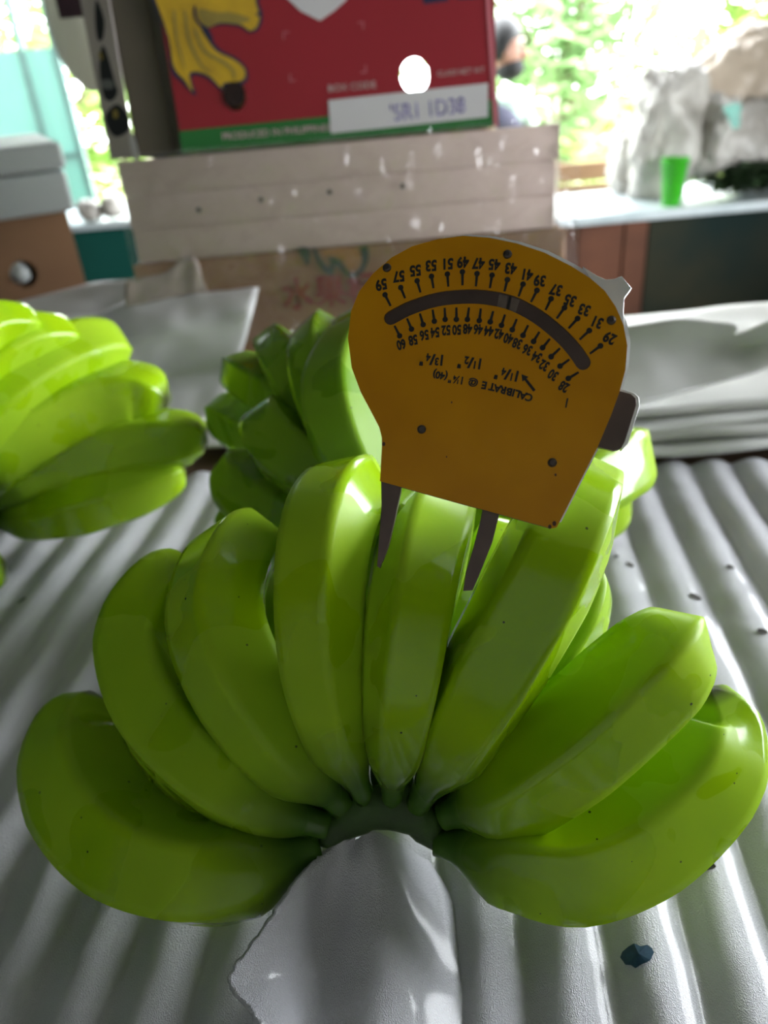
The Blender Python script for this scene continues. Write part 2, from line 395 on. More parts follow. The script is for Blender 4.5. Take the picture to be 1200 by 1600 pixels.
for k in range(16): bm.faces.new((cv, vs[k], vs[(k + 1) % 16]))
sp = obj('scrap', bm, M_blue); sp.location = bl
tag(sp, 'small dark blue scrap lying on the foam at lower right', 'scrap')

# torn fold of foam in front of the crown
LE = [(552, 1306, .034), (512, 1322, .036), (470, 1370, .040), (430, 1425, .038), (392, 1480, .036), (358, 1530, .034), (388, 1570, .032), (408, 1612, .032), (400, 1700, .032)]
MD = [(556, 1312, .034), (538, 1345, .030), (522, 1395, .020), (512, 1450, .013), (505, 1505, .011), (498, 1550, .010), (492, 1590, .010), (490, 1640, .010), (485, 1700, .010)]
RD = [(590, 1300, .036), (598, 1345, .032), (600, 1400, .026), (602, 1450, .022), (604, 1505, .019), (604, 1550, .018), (604, 1590, .017), (604, 1640, .017), (604, 1700, .017)]
RE = [(665, 1290, .026), (690, 1340, .014), (706, 1395, .004), (716, 1450, -.002), (722, 1505, -.005), (726, 1550, -.006), (728, 1590, -.006), (730, 1640, -.006), (732, 1700, -.006)]
LL = [[atz(*q) for q in col] for col in (LE, [tuple((a[i] * .5 + b[i] * .5) for i in range(3)) for a, b in zip(LE, MD)], MD, RD, RE)]
LL[1] = [p + V((0, 0, .004)) for p in LL[1]]
LL[4] = [V((p.x, p.y, foam_z(p.x, p.y) - .0012 + .012 * min(1, max(0, p.y - .19) * 12))) for p in LL[4]]
def flapfn(u, v):
    p = cm([cm(c, v) for c in LL], u)
    e = max(0, 1 - u * 12) * .0022
    p = p + V((e * noise.noise(V((0, v * 40, 5))), 0, .0012 * noise.noise(p * 55)))
    return p
tag(grid(flapfn, 60, 90, .002, 'foam_fold', M_foam), 'torn white foam fold in front of the banana crown', 'foam sheet')

# ---------------------------------------------------------------- bananas
def banana(P, R, mat_, parent, tw=0., name='banana', tip=True, taper=.2, M=40, N=36, stem=.42, sharp=1.0):
    pts = catmull(P, N); m = len(P) - 1
    ref = None; pts_m = pts[len(pts) // 2]
    nrm = (pts[-1] - pts[0]).cross(pts_m - pts[0])
    if nrm.length < 1e-7: nrm = V((0, 0, 1))
    a = nrm.normalized(); bm = bmesh.new(); lay = bm.verts.layers.float.new('along'); rings = []
    L = [0]
    for i in range(1, len(pts)): L.append(L[-1] + (pts[i] - pts[i - 1]).length)
    for i, p in enumerate(pts):
        t = (pts[min(i + 1, N)] - pts[max(i - 1, 0)]).normalized(); a = (a - t * a.dot(t)).normalized(); b = t.cross(a)
        s = L[i] / L[-1]; k = i / N * m; j = min(int(k), m - 1); r = R[j] * (1 - (k - j)) + R[j + 1] * (k - j)
        def ss(x, e0, e1): x = max(0, min(1, (x - e0) / (e1 - e0))); return x * x * (3 - 2 * x)
        f = stem + (1 - stem) * ss(s, .03, .17)
        f *= 1 - taper * ss(s, .80, .96)
        if s > .91: f *= math.sqrt(max(.0, 1 - ((s - .91) / .09) ** 2)) * .9 + .1
        ring = []
        kk = sharp * ss(s, .08, .3)
        for q in range(M):
            th = q * math.tau / M
            h = (th % (math.tau / 5)) - math.pi / 5
            rp = min(math.cos(math.pi / 5) / math.cos(h), .975 + .015 * math.cos(h * 5 + math.pi))
            rr = r * f * (1 + kk * (rp / .9 - 1))
            v = bm.verts.new(p + (a * math.cos(th + tw) + b * math.sin(th + tw)) * rr); v[lay] = s; ring.append(v)
        rings.append(ring)
    for i in range(N):
        for q in range(M): bm.faces.new((rings[i][q], rings[i][(q + 1) % M], rings[i + 1][(q + 1) % M], rings[i + 1][q]))
    bm.faces.new(rings[0][::-1]); bm.faces.new(rings[-1])
    o = obj(name, bm, mat_, parent, smooth=True)
    if parent: o.location = -parent.location
    if tip:
        bm = bmesh.new(); t = (pts[-1] - pts[-3]).normalized(); r = R[-1] * .12
        tube(bm, [pts[-1] - t * r, pts[-1] + t * r * .6, pts[-1] + t * r * 1.3], [r * 1.15, r, r * .6], 9)
        c = obj('blossom_end', bm, M_nub, o, True)
    return o
def hand(name, label, fingers, crown_px, m, tips=True, fat=1., taper=.2, group='hands of green bananas on the foam', crown_r=.011):
    """fingers: list of (list of (px,py,z,halfwidth px), twist, material)"""
    cps = [atz(*c) for c in crown_px]
    mid = sum(cps, V()) / len(cps)
    root = empty('banana_hand', V((mid.x, mid.y, 0)), label, 'bananas', group)
    for it in fingers:
        pp, tw = it[0], it[1]; mm = it[2] if len(it) > 2 else m
        P = [atz(q[0], q[1], q[2]) for q in pp]; R = [fat * q[3] / FPX * dep(p) for q, p in zip(pp, P)]
        ln = sum((P[i + 1] - P[i]).length for i in range(len(P) - 1))
        banana(P, R, mm, root, tw, tip=tips, taper=taper)
    bm = bmesh.new(); pts = catmull(cps, 16)
    tube(bm, pts, [crown_r * (.35 + .8 * math.sin(math.pi * i / 16) ** .5 + .1 * noise.noise(p * 90)) for i, p in enumerate(pts)], 14)
    for v in bm.verts: v.co += v.co.normalized() * 0 + V((noise.noise(v.co * 120), noise.noise(v.co * 120 + V((9, 0, 0))), noise.noise(v.co * 120 + V((0, 9, 0))))) * .0022
    c = obj('crown', bm, M_crown, root, True); c.location = -root.location
    return root
FR = [
 # outer row, left to right
 ([(500, 1320, .036, 56), (425, 1345, .034, 72), (320, 1362, .028, 82), (212, 1325, .026, 88), (142, 1245, .032, 88), (122, 1155, .042, 78), (142, 1080, .054, 62)], .3),
 ([(515, 1292, .044, 50), (430, 1262, .050, 56), (328, 1200, .060, 66), (248, 1105, .074, 74), (222, 1005, .090, 72), (250, 920, .108, 62), (300, 878, .112, 50)], .5),
 ([(538, 1262, .050, 50), (460, 1182, .072, 66), (386, 1078, .096, 76), (345, 970, .116, 78), (360, 882, .130, 70), (410, 832, .124, 58)], .3),
 ([(572, 1252, .052, 40), (534, 1160, .082, 56), (505, 1040, .116, 66), (498, 920, .142, 68), (512, 820, .158, 70), (546, 775, .152, 66), (590, 785, .130, 54)], .2),
 ([(612, 1254, .053, 38), (618, 1170, .086, 50), (633, 1050, .118, 63), (650, 930, .140, 70), (668, 850, .146, 72), (686, 804, .134, 62), (692, 792, .112, 48)], .62),
 ([(650, 1260, .052, 46), (702, 1172, .080, 64), (772, 1045, .116, 80), (840, 920, .146, 84), (886, 820, .162, 78), (907, 770, .158, 66), (907, 750, .145, 50)], .3),
 ([(690, 1276, .046, 52), (776, 1240, .058, 76), (882, 1165, .078, 86), (978, 1080, .098, 86), (1044, 1018, .110, 80), (1064, 988, .108, 62)], .55),
 ([(680, 1316, .036, 48), (768, 1332, .036, 76), (884, 1345, .032, 90), (990, 1300, .036, 94), (1080, 1215, .048, 90), (1116, 1130, .062, 80), (1110, 1075, .076, 62)], .3),
 # inner row
 ([(668, 1262, .040, 40), (760, 1140, .060, 56), (850, 1020, .086, 64), (905, 930, .104, 60), (922, 885, .112, 48)], .2),
 ([(672, 1272, .032, 40), (790, 1160, .042, 56), (880, 1065, .056, 60), (925, 1010, .064, 48)], .6),
 ([(632, 1250, .040, 32), (690, 1100, .065, 50), (735, 960, .092, 56), (770, 860, .108, 50), (780, 820, .11, 40)], .2),
 ([(590, 1245, .040, 30), (585, 1100, .065, 46), (592, 980, .090, 54), (612, 870, .106, 50), (630, 800, .112, 38)], .2),
 ([(555, 1255, .036, 34), (480, 1130, .055, 54), (435, 1010, .074, 60), (430, 900, .09, 54)], .2),
 ([(528, 1275, .03, 34), (430, 1190, .042, 54), (340, 1080, .052, 60), (300, 980, .062, 54)], .2),
 ([(520, 1295, .03, 34), (400, 1280, .034, 44), (300, 1210, .040, 56), (220, 1120, .046, 54)], .2),
 ([(672, 1295, .03, 34), (800, 1230, .036, 50), (930, 1140, .042, 56), (1040, 1080, .05, 50)], .2),
]
h1 = hand('banana_hand', 'large green banana hand in front, with the caliper on its middle finger', FR,
          [(498, 1316, .036), (518, 1298, .038), (552, 1272, .044), (590, 1260, .048), (630, 1262, .048), (660, 1280, .043), (680, 1304, .037), (694, 1318, .036)], M_ban, tips=False, crown_r=.0082)
MB = [
 ([(600, 800, .075, 44), (520, 740, .085, 40), (450, 700, .085, 40), (385, 665, .085, 38), (330, 640, .09, 34)], .2),
 ([(610, 790, .08, 40), (540, 700, .10, 36), (470, 640, .12, 36), (405, 600, .13, 34), (360, 572, .13, 30)], .4),
 ([(620, 790, .09, 40), (550, 720, .11, 38), (500, 650, .13, 40), (455, 580, .15, 38), (425, 528, .155, 32)], .5),
 ([(630, 790, .09, 40), (560, 720, .12, 38), (512, 640, .145, 38), (495, 560, .165, 38), (505, 505, .17, 32)], .3),
 ([(640, 780, .09, 40), (600, 700, .12, 38), (565, 600, .15, 40), (560, 530, .17, 36), (575, 495, .17, 30)], .3),
 ([(650, 830, .07, 50), (590, 770, .115, 48), (545, 690, .145, 52), (530, 610, .165, 50), (552, 545, .175, 42), (575, 520, .17, 36)], .3),
 ([(630, 850, .05, 46), (560, 790, .085, 46), (490, 735, .11, 50), (435, 685, .125, 50), (430, 645, .13, 42)], .5),
 ([(620, 860, .04, 46), (540, 835, .055, 48), (450, 795, .07, 54), (388, 750, .08, 52), (378, 712, .09, 44)], .5),
 ([(600, 880, .03, 40), (500, 850, .03, 44), (410, 830, .03, 46), (350, 795, .04, 38)], .2),
 ([(700, 840, .07, 50), (780, 820, .085, 54), (870, 775, .095, 62), (945, 728, .095, 62), (988, 705, .09, 50)], .5, M_ban),  # lighter peel paints the light reaching this finger from the right
 ([(700, 860, .05, 46), (780, 850, .05, 50), (870, 815, .05, 54), (940, 780, .05, 50), (965, 765, .05, 40)], .2, M_ban),  # lighter peel here too, painted for the light from the right
 ([(670, 830, .07, 40), (700, 760, .10, 46), (740, 680, .13, 48), (770, 600, .15, 44)], .2),
]
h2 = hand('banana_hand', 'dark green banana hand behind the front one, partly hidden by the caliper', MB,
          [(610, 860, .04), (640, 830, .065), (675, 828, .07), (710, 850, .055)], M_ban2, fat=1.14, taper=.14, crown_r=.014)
LB = [
 ([(-60, 760, .10, 30), (-100, 660, .14, 36), (-80, 570, .165, 36), (-20, 512, .175, 36), (60, 508, .165, 34)], .2),
 ([(-60, 770, .095, 34), (-90, 680, .125, 38), (-40, 590, .145, 40), (40, 536, .155, 42), (122, 530, .145, 38)], .4),
 ([(-60, 780, .085, 36), (-70, 710, .105, 46), (-10, 640, .12, 54), (75, 580, .13, 56), (150, 552, .13, 54), (192, 556, .12, 48)], .35),
 ([(-60, 795, .07, 36), (-40, 750, .08, 48), (30, 692, .09, 56), (120, 642, .098, 58), (205, 620, .1, 54), (262, 628, .095, 48)], .3),
 ([(-40, 800, .05, 32), (20, 758, .055, 42), (100, 722, .062, 50), (200, 696, .068, 50), (285, 686, .07, 46), (325, 690, .066, 38)], .3),
 ([(-30, 815, .03, 30), (50, 800, .03, 42), (125, 785, .035, 48), (210, 760, .04, 45), (290, 732, .045, 34)], .3),
 ([(-60, 800, .03, 30), (-120, 740, .06, 40), (-140, 650, .09, 40), (-120, 580, .12, 34)], .3),
]
h3 = hand('banana_hand', 'light green banana hand at the left, its fingers pointing right', LB,
          [(-40, 820, .03), (-55, 795, .055), (-65, 770, .085), (-66, 755, .1)], M_ban3, tips=False, taper=.12, crown_r=.014)
h4 = hand('banana_hand', 'green banana hand cut by the left edge, only one tip showing', [
 ([(-330, 960, .03, 40), (-230, 950, .03, 48), (-120, 915, .03, 52), (10, 882, .03, 50)], .2),
 ([(-330, 970, .03, 40), (-250, 1010, .026, 48), (-170, 1010, .026, 50), (-95, 980, .03, 44)], .2),
 ([(-330, 950, .05, 40), (-260, 900, .05, 48), (-180, 860, .06, 50), (-110, 840, .07, 44)], .2)],
          [(-335, 945, .05), (-345, 960, .04), (-340, 975, .03)], M_ban3, tips=False, crown_r=.012)

# ---------------------------------------------------------------- the caliper gauge
po = CP + ray(735, 740) * .263
nn = (-F_ + R_ * -.20 + U_ * -.24).normalized()
G = Face(po, R_ - nn * R_.dot(nn), U_)
gauge = empty('banana_caliper', None, 'yellow fan-shaped caliper gauge with black upside-down scale clamped on a banana', 'gauge', mat=G.m)
OUT = [(594, 752), (597, 700), (597, 684), (593, 668), (580, 643), (564, 613), (550, 575), (544, 528), (549, 486), (562, 455), (583, 428), (612, 403), (645, 385), (685, 374), (724, 369), (765, 372), (808, 381), (850, 395), (892, 416), (922, 435), (945, 455), (962, 480), (974, 508), (980, 540), (977, 578), (968, 612), (955, 648), (934, 698), (900, 765), (870, 824), (862, 826)]
OUT_s = G.loop(OUT)
slotc = [(611, 497), (640, 482), (680, 469), (720, 464), (760, 465), (800, 474), (840, 495), (876, 524), (898, 548), (911, 567)]
sp2 = [V((*G.uv(x, y), 0)) for x, y in slotc]; cc = catmull(sp2, 30); hw = 11.3 / FPX * .265
L1, L2 = [], []
for i, p in enumerate(cc):
    t = (cc[min(i + 1, 30)] - cc[max(i - 1, 0)]).normalized(); n = V((-t.y, t.x, 0)); L1.append(p + n * hw); L2.append(p - n * hw)
t0 = (cc[0] - cc[1]).normalized(); t1 = (cc[-1] - cc[-2]).normalized()
cap1 = [cc[-1] + Matrix.Rotation(-a, 3, 'Z') @ (V((-t1.y, t1.x, 0))) * hw for a in (.5, 1, 1.57, 2.1, 2.6)]
cap0 = [cc[0] + Matrix.Rotation(-a, 3, 'Z') @ (V((-t0.y, t0.x, 0))) * hw for a in (.5, 1, 1.57, 2.1, 2.6)]
slot = [(p.x, p.y) for p in L1 + cap1 + L2[::-1] + cap0]
riv = [(605, 419), (793, 398), (955, 501), (659, 671), (863, 723)]
obj('face_plate', curve_mesh([OUT_s, slot], extrude=.0004), M_yel, gauge)
def outline_shift(loop, dx, dy, sc_=1.): return [(x * sc_ + dx, y * sc_ + dy) for x, y in loop]
# steel body behind: rim and back plate
def rimstrip(loop, z0, z1, name, m, wdt=.0006):
    bm = bmesh.new(); n = len(loop); a = [bm.verts.new((x, y, z0)) for x, y in loop]; b = [bm.verts.new((x, y, z1)) for x, y in loop]
    for i in range(n): bm.faces.new((a[i], a[(i + 1) % n], b[(i + 1) % n], b[i]))
    o = obj(name, bm, m, gauge); s = o.modifiers.new('t', 'SOLIDIFY'); s.thickness = wdt; s.offset = -1; return o
rimstrip(OUT_s, -.0005, -.0012, 'rim', M_yedge)
inner = outline_shift(OUT_s, 0, -.0004, .985)
bp_ = obj('body_plate', curve_mesh([inner], extrude=.0003), M_dsteel, gauge); bp_.location = (0, 0, -.0030)
top = [p for p in OUT[13:25]]
tl = [V((*G.uv(x, y), 0)) for x, y in top]
bm = bmesh.new()                                                   # bright steel band along the top and right edge
a = [bm.verts.new((p.x, p.y, -.0009)) for p in tl]; b = [bm.verts.new((p.x * 1.004 + .0003, p.y + .0003, -.0075)) for p in tl]
for i in range(len(tl) - 1): bm.faces.new((a[i], a[i + 1], b[i + 1], b[i]))
o = obj('steel_band', bm, M_steel, gauge, True); s = o.modifiers.new('t', 'SOLIDIFY'); s.thickness = .0005
o = obj('back_plate', curve_mesh([outline_shift(OUT_s, .0012, .0020, 1.015)], extrude=.0004), M_steel, gauge); o.location = (0, 0, -.008)
# pointer disc under the slot, with its lighter window and hairline
sl2 = [(x, y) for x, y in slot]
o = obj('pointer_disc', curve_mesh([outline_shift(sl2, 0, 0)], extrude=.0002), M_dsteel, gauge); o.location = (0, 0, -.0008)
M_win = mat('pale_worn_steel', (.22, .17, .15), .4, .5, noise_s=200)
decal(G, [[(780, 459), (793, 462), (790, 484), (776, 481)], [(800, 464), (812, 468), (806, 488), (795, 486)]], M_win, 'pointer_window', gauge, -.0004)
decal(G, [[(796, 462), (799, 463), (794, 487), (790, 486)]], M_ink, 'hairline', gauge, -.0002)
bm = bmesh.new()
z5 = lambda x, y: (560 + x / 2.857, 380 + y / 2.857)
def tick(x0, y0, x1, y1):
    (a, b), (c, d) = z5(x0, y0), z5(x1, y1)            # a,b dot ; c,d thin end
    p, q = V(G.uv(a, b)), V(G.uv(c, d)); t = (q - p).normalized(); n = V((-t.y, t.x)); w1 = .0005; w2 = .00038
    add_me(bm, curve_mesh([[tuple(p + n * w1), tuple(p - n * w1), tuple(q - n * w2), tuple(q + n * w2)], circ(p.x, p.y, .00078, 14)][:1]), Matrix.Translation((0, 0, .00052)))
    add_me(bm, curve_mesh([circ(p.x, p.y, .00098, 14)]), Matrix.Translation((0, 0, .00054)))
def num(s, x, y, ux, uy, h=16.5):
    a, b = z5(x, y); (c, d) = z5(x + ux, y + uy); p, q = V(G.uv(a, b)), V(G.uv(c, d)); up = (q - p).normalized()
    text_on(bm, G, s, a, b, h, math.atan2(-up.x, up.y), .045, .00053, .80 if h > 16 else .68)
outer = [(59, 120, 232, 145, 282, 103, 185), (57, 190, 200, 210, 248, 182, 148), (55, 263, 170, 278, 222, 255, 122), (53, 327, 150, 336, 203, 325, 100), (51, 398, 140, 402, 196, 398, 92), (49, 465, 130, 465, 190, 467, 85), (47, 530, 138, 525, 195, 537, 90), (45, 597, 145, 587, 203, 607, 95), (43, 665, 165, 652, 218, 680, 112), (41, 735, 185, 715, 240, 752, 140), (39, 797, 213, 770, 265, 810, 167), (37, 860, 250, 835, 300, 883, 208), (35, 920, 290, 885, 338, 945, 255), (33, 978, 338, 938, 382, 1008, 297), (31, 1030, 392, 987, 432, 1065, 352), (29, 1080, 460, 1032, 495, 1122, 423)]
inn = [(60, 162, 370, 185, 415, 192, 452), (58, 218, 337, 238, 385, 245, 432), (56, 275, 315, 290, 365, 295, 410), (54, 332, 298, 340, 350, 343, 398), (52, 386, 290, 388, 342, 392, 388), (50, 438, 288, 438, 342, 440, 386), (48, 494, 288, 487, 342, 488, 382), (46, 547, 293, 540, 347, 535, 384), (44, 602, 305, 589, 353, 583, 392), (42, 655, 320, 639, 368, 628, 405), (40, 707, 340, 687, 388, 670, 425), (38, 758, 367, 735, 413, 710, 447), (36, 808, 397, 782, 440, 755, 475), (34, 855, 428, 822, 468, 797, 508), (32, 900, 470, 860, 508, 830, 545), (30, 942, 520, 900, 550, 870, 588), (28, 983, 577, 937, 605, 918, 640)]
for n_, dx, dy, ex, ey, tx, ty in outer:
    tick(dx, dy, ex, ey)
    num(str(n_), tx, ty, (dx - tx) * .5, dy - ty)
for n_, ex, ey, dx, dy, tx, ty in inn:
    tick(dx, dy, ex, ey)
    num(str(n_), tx, ty, (tx - ex) * .6, ty - ey, 15)
num('1', 930, 712, -8, 40, 14)
def line(s, x, y, rot, h, bold=.045, sx=1.): text_on(bm, G, s, *z5(x, y), h, math.radians(rot), bold, .00053, sx)
def fract(a, b, x, y, rot):
    r = math.radians(rot); ex = V((math.cos(r), -math.sin(r)))      # image-space right of the text (y down)
    eu = V((-math.sin(r), -math.cos(r)))
    def put(s, du, dv, h, sx=.85):
        q = V((x, y)) + ex * du + eu * dv; line(s, q.x, q.y, rot, h * 1.15, .045, sx)
    put('1', -46, 0, 14); put(a, -24, 8, 10); put('/', -5, 0, 14, 1.1); put(b, 14, -8, 10); put('"', 44, 8, 12)
fract('3', '4', 327, 518, 176); fract('1', '2', 497, 532, 173); fract('1', '4', 662, 584, 169)
for s, x, y, rot in (('C', 765, 696, 167), ('A', 738, 688, 167), ('L', 714, 680, 167), ('I', 696, 675, 167), ('B', 678, 671, 168), ('R', 650, 663, 168), ('A', 624, 656, 169), ('T', 600, 649, 169), ('E', 566, 642, 170)):
    line(s, x - 3, y - 8, rot, 11.5, .045, 1.0)
line('@', 513, 624, 171, 10, .035, 1.1)
line('1¼"', 438, 609, 172, 12, .03, .9); line('(40)', 366, 590, 170, 11, .045, .95)
A, B = V(G.uv(*z5(786, 660))), V(G.uv(*z5(728, 586))); t = (B - A).normalized(); n = V((-t.y, t.x)); Hh = B - t * .0022
add_me(bm, curve_mesh([[tuple(A + n * .0005), tuple(A - n * .0005), tuple(Hh - n * .00045), tuple(Hh - n * .0013), tuple(B), tuple(Hh + n * .0013), tuple(Hh + n * .00045)]]), Matrix.Translation((0, 0, .00053)))
obj('printed_scale', bm, M_ink, gauge)
for x, y in riv:
    u, v = G.uv(x, y); bm = bmesh.new()
    tube(bm, [(0, 0, 0), (0, 0, .0006), (0, 0, .0010)], [.00155, .0014, .0008], 14); o = obj('rivet', bm, M_rivet, gauge, False); o.location = (u, v, .0004)
bm = bmesh.new()
for x, y, r in ((600, 694, .0006), (868, 742, .0004), (866, 818, .0007), (859, 823, .0006), (706, 629, .0003), (698, 714, .00025)):
    u, v = G.uv(x, y); add_me(bm, curve_mesh([circ(u, v, r, 7, r * 1.3)]), Matrix.Translation((0, 0, .0005)))
obj('paint_chip', bm, mat('bare_rusty_steel', (.10, .04, .02), .7, noise_s=300), gauge)
def flat(name, pts, z, th, m, bev=0): 
    o = obj(name, curve_mesh([G.loop(pts, z)], extrude=th, bevel=bev), m, gauge); o.location = (0, 0, z); return o
flat('jaw', [(597, 735), (628, 745), (626, 768), (616, 815), (606, 855), (594, 886), (591, 884), (594, 840), (598, 790)], -.004, .0011, M_dsteel, .0002)
flat('jaw', [(757, 785), (782, 790), (778, 808), (768, 848), (752, 888), (738, 921), (725, 922), (729, 895), (741, 855), (752, 812)], -.004, .0011, M_dsteel, .0002)
flat('thumb_tab', [(925, 600), (962, 612), (984, 618), (991, 624), (992, 634), (974, 690), (968, 701), (958, 704), (925, 696), (900, 680)], -.0042, .0016, M_dsteel, .0003)
flat('thumb_tab_edge', [(925, 598), (964, 608), (988, 616), (996, 623), (997, 636), (979, 694), (971, 702), (985, 634), (984, 626), (960, 616), (925, 606)], -.0052, .0022, M_steel, .0002)['label'] = 'bright steel edge of the thumb tab'
flat('lever_spur', [(915, 424), (930, 434), (946, 441), (958, 440), (970, 436), (984, 453), (973, 468), (972, 490), (974, 520), (950, 480)], -.0060, .0018, M_steel, .0003)

# ---------------------------------------------------------------- stack behind: brown carton, foam bundle, red carton
TILT = math.radians(7)
up = V((0, math.sin(TILT), math.cos(TILT))); Y0 = .9
fo = V((0, Y0, .241)); RF = Face(fo, (1, 0, 0), up)
def rel(px, py): return RF.uv(px, py)
D_ = .30
rc = empty('banana_carton', None, 'red banana carton with green base band, standing on the foam bundle', 'carton', mat=RF.m)
xl, xr = rel(287, 240)[0], rel(776, 197)[0]; yt = .27; yb = 0
frl = [(xl, yb), (xr, yb), (xr, yt), (xl, yt)]
hole1 = circ(*rel(366, 148), .0120, 22, .0150); hole2 = circ(*rel(648, 118), .0150, 22, .0162)
o = obj('front_panel', curve_mesh([frl, hole1, hole2], extrude=.0015), M_red, rc)
h2c = CP + ray(648, 118) * 1; 
def back_uv(px, py, d): return RF.uv(px, py, -d)
o = obj('back_panel', curve_mesh([frl, circ(*back_uv(648, 118, D_), .04, 20, .04)], extrude=.0015), M_cream, rc); o.location = (0, 0, -D_)
for nm, a in (('side_panel', (xl, xl + .003, yb, yt)), ('side_panel', (xr - .003, xr, yb, yt)), ('bottom_panel', (xl, xr, yb, yb + .003)), ('lid', (xl, xr, yt - .003, yt))):
    bm = bmesh.new(); bx(bm, a[0], a[1], a[2], a[3], -D_, 0); obj(nm, bm, M_cream, rc)
decal(RF, [[(285, 240), (780, 197), (778, 155), (280, 205)]], M_green, 'green_band', rc, .0017)
decal(RF, [[(765, 0), (779, 198), (771, 198), (757, -30)]], mat('lit_edge_rose', (.72, .2, .25), .5, noise_s=9), 'painted_lit_edge', rc, .0021)  # pale strip paints the light caught along the right edge
YL = [(240, -40), (262, 60), (268, 110), (285, 130), (307, 150), (300, 120), (322, 122), (347, 143), (352, 137), (384, 130), (387, 110), (372, 92), (345, 78), (332, 62), (324, 48), (345, 40), (375, 43), (390, 52), (405, 46), (411, 25), (405, 5), (392, -40)]
decal(RF, [YL], M_navy, 'drawing_outline', rc, .0018, 4)
cx = sum(p[0] for p in YL) / len(YL); 
YI = [(244, -44), (265, 60), (272, 104), (289, 126), (302, 143), (297, 114), (324, 117), (346, 137), (351, 130), (379, 126), (383, 110), (368, 95), (341, 82), (327, 66), (315, 40), (345, 35), (376, 39), (390, 48), (401, 43), (406, 25), (400, 5), (388, -44)]
decal(RF, [YI], M_ylw, 'fruit_drawing', rc, .0021, 4)
decal(RF, [[(306, 8), (309, 28), (318, 40), (326, 45), (334, 62), (328, 62), (318, 47), (307, 34), (303, 20)]], M_navy, 'drawing_line', rc, .0024, 3)
decal(RF, [[(312, 14), (340, 20), (362, 20), (392, 30), (375, 38), (345, 36), (325, 44), (314, 30)]], M_olive, 'drawing_shade', rc, .0024, 3)
for i_, L_ in enumerate(([(275, 20), (279, 60), (290, 105), (288, 104), (275, 60), (271, 20)], [(292, 20), (298, 60), (316, 100), (330, 112), (326, 112), (311, 100), (293, 62), (288, 20)], [(308, 48), (322, 78), (352, 96), (368, 112), (366, 125), (362, 112), (348, 100), (318, 82), (304, 50)])):
    decal(RF, [L_], M_olive, 'drawing_stripe', rc, .0024, 3)
decal(RF, [circ(404, 23, 3, 8)], M_navy, 'drawing_dot', rc, .0026)
decal(RF, [circ(366, 148, 17, 20, 20)], M_chole, 'hole_shade_disc', rc, .0028)  # flat dark disc paints the shade inside the carton's left hole
decal(RF, [[(440, -10), (470, 18), (500, 33), (522, 18), (542, 0), (545, -20), (440, -30)]], M_white, 'white_diamond', rc, .0018)
decal(RF, [[(658, -12), (702, -16), (700, 2), (662, 7)], [(714, -18), (750, -20), (748, -2), (716, 0)]], M_navy, 'blue_printing', rc, .0018)
cr = []
for (x, y, sx, sy) in ((442, 50, 1, 1), (569, 34, -1, 1), (452, 128, 1, -1), (573, 114, -1, -1)):
    cr.append([(x, y), (x + 10 * sx, y - .9 * sx), (x + 10 * sx, y - .9 * sx + 2.4 * sy), (x + 2.4 * sx, y + 2.4 * sy), (x + 3 * sx, y + 12 * sy), (x + .6 * sx, y + 12 * sy)])
decal(RF, cr, M_rose, 'corner_marks', rc, .0018)
decal(RF, [[(513, 157), (762, 130), (762, 183), (517, 209)]], M_white, 'paper_label', rc, .0022)
bm = bmesh.new(); text_on(bm, RF, "'5R1 1D38", 668, 172, 26, math.radians(6.5) - ROLL * 0 - math.radians(5) + math.radians(0), .01, .0026, .86); obj('stamped_code', bm, M_purple, rc)
bm = bmesh.new(); text_on(bm, RF, 'PRODUCED IN PHILIPPINES', 432, 207, 11, math.radians(0), .02, .0022, 1.02)
text_on(bm, RF, 'BOX CODE', 550, 136, 11, 0, .01, .0022, 1.1); text_on(bm, RF, 'CLASS NET WT', 720, 113, 9, 0, .005, .0022, 1.0)
obj('small_lettering', bm, M_rose if 0 else mat('pale_lettering', (.6, .45, .45), .5, noise_s=30), rc)
# cream carton behind it
RB = RF.m @ Matrix.Translation((0, 0, -.34))
cb = empty('cream_carton', None, 'cream carton showing a narrow strip behind the red carton', 'carton', mat=RB)
bm = bmesh.new(); bx(bm, xr - .02, xr + .057, 0, .24, -.20, 0, .004); obj('carton_body', bm, M_cream, cb)
bm = bmesh.new(); bx(bm, xr - .022, xr + .059, .21, .272, -.202, .003, .003); obj('lid', bm, M_cream, cb)

# foam bundle
fb = empty('foam_bundle', None, 'bundle of folded pinkish-white foam layers wrapped in clear film', 'foam bundle', mat=RF.m)
fx0, fx1 = rel(186, 250)[0], rel(872, 190)[0]
zt = -.002; zb = RF.uv(540, 384)[1]; nL = 3
for i in range(nL):
    a = zb + (zt - zb) * i / nL; b = zb + (zt - zb) * (i + 1) / nL
    bm = bmesh.new(); bx(bm, fx0 + random.uniform(-.003, .003), fx1 + random.uniform(-.003, .003), a + .0001, b - .0001, -.40, random.uniform(-.001, .001), .0012)
    obj('foam_layer', bm, M_pink, fb, True)
def filmfn(u, v):
    x = fx0 - .008 + (fx1 - fx0 + .03) * u; y = zb * 1.9 + (.004 - zb * 1.9) * v
    p = V((x, y, 0)); k = .004 * abs(noise.noise(p * 14)) + .003 * noise.noise(p * 45) + .003 * math.sin((x + y * .8) * 120) * max(0, noise.noise(p * 6))
    return V((x, y, .0065 + k))
o = grid(filmfn, 110, 50, 0, 'clear_wrap', M_film, fb)
def film2(u, v):
    x = fx1 + .002 + .018 * u * (1 + .4 * noise.noise(V((0, v * 4, 0)))); y = zb * 1.6 + (.024 - zb * 1.6) * v
    return V((x, y, .002 - .16 * u + .006 * noise.noise(V((u * 3, v * 9, 2)))))
o = grid(film2, 16, 40, 0, 'loose_wrap_end', M_film2, fb)
bm = bmesh.new()
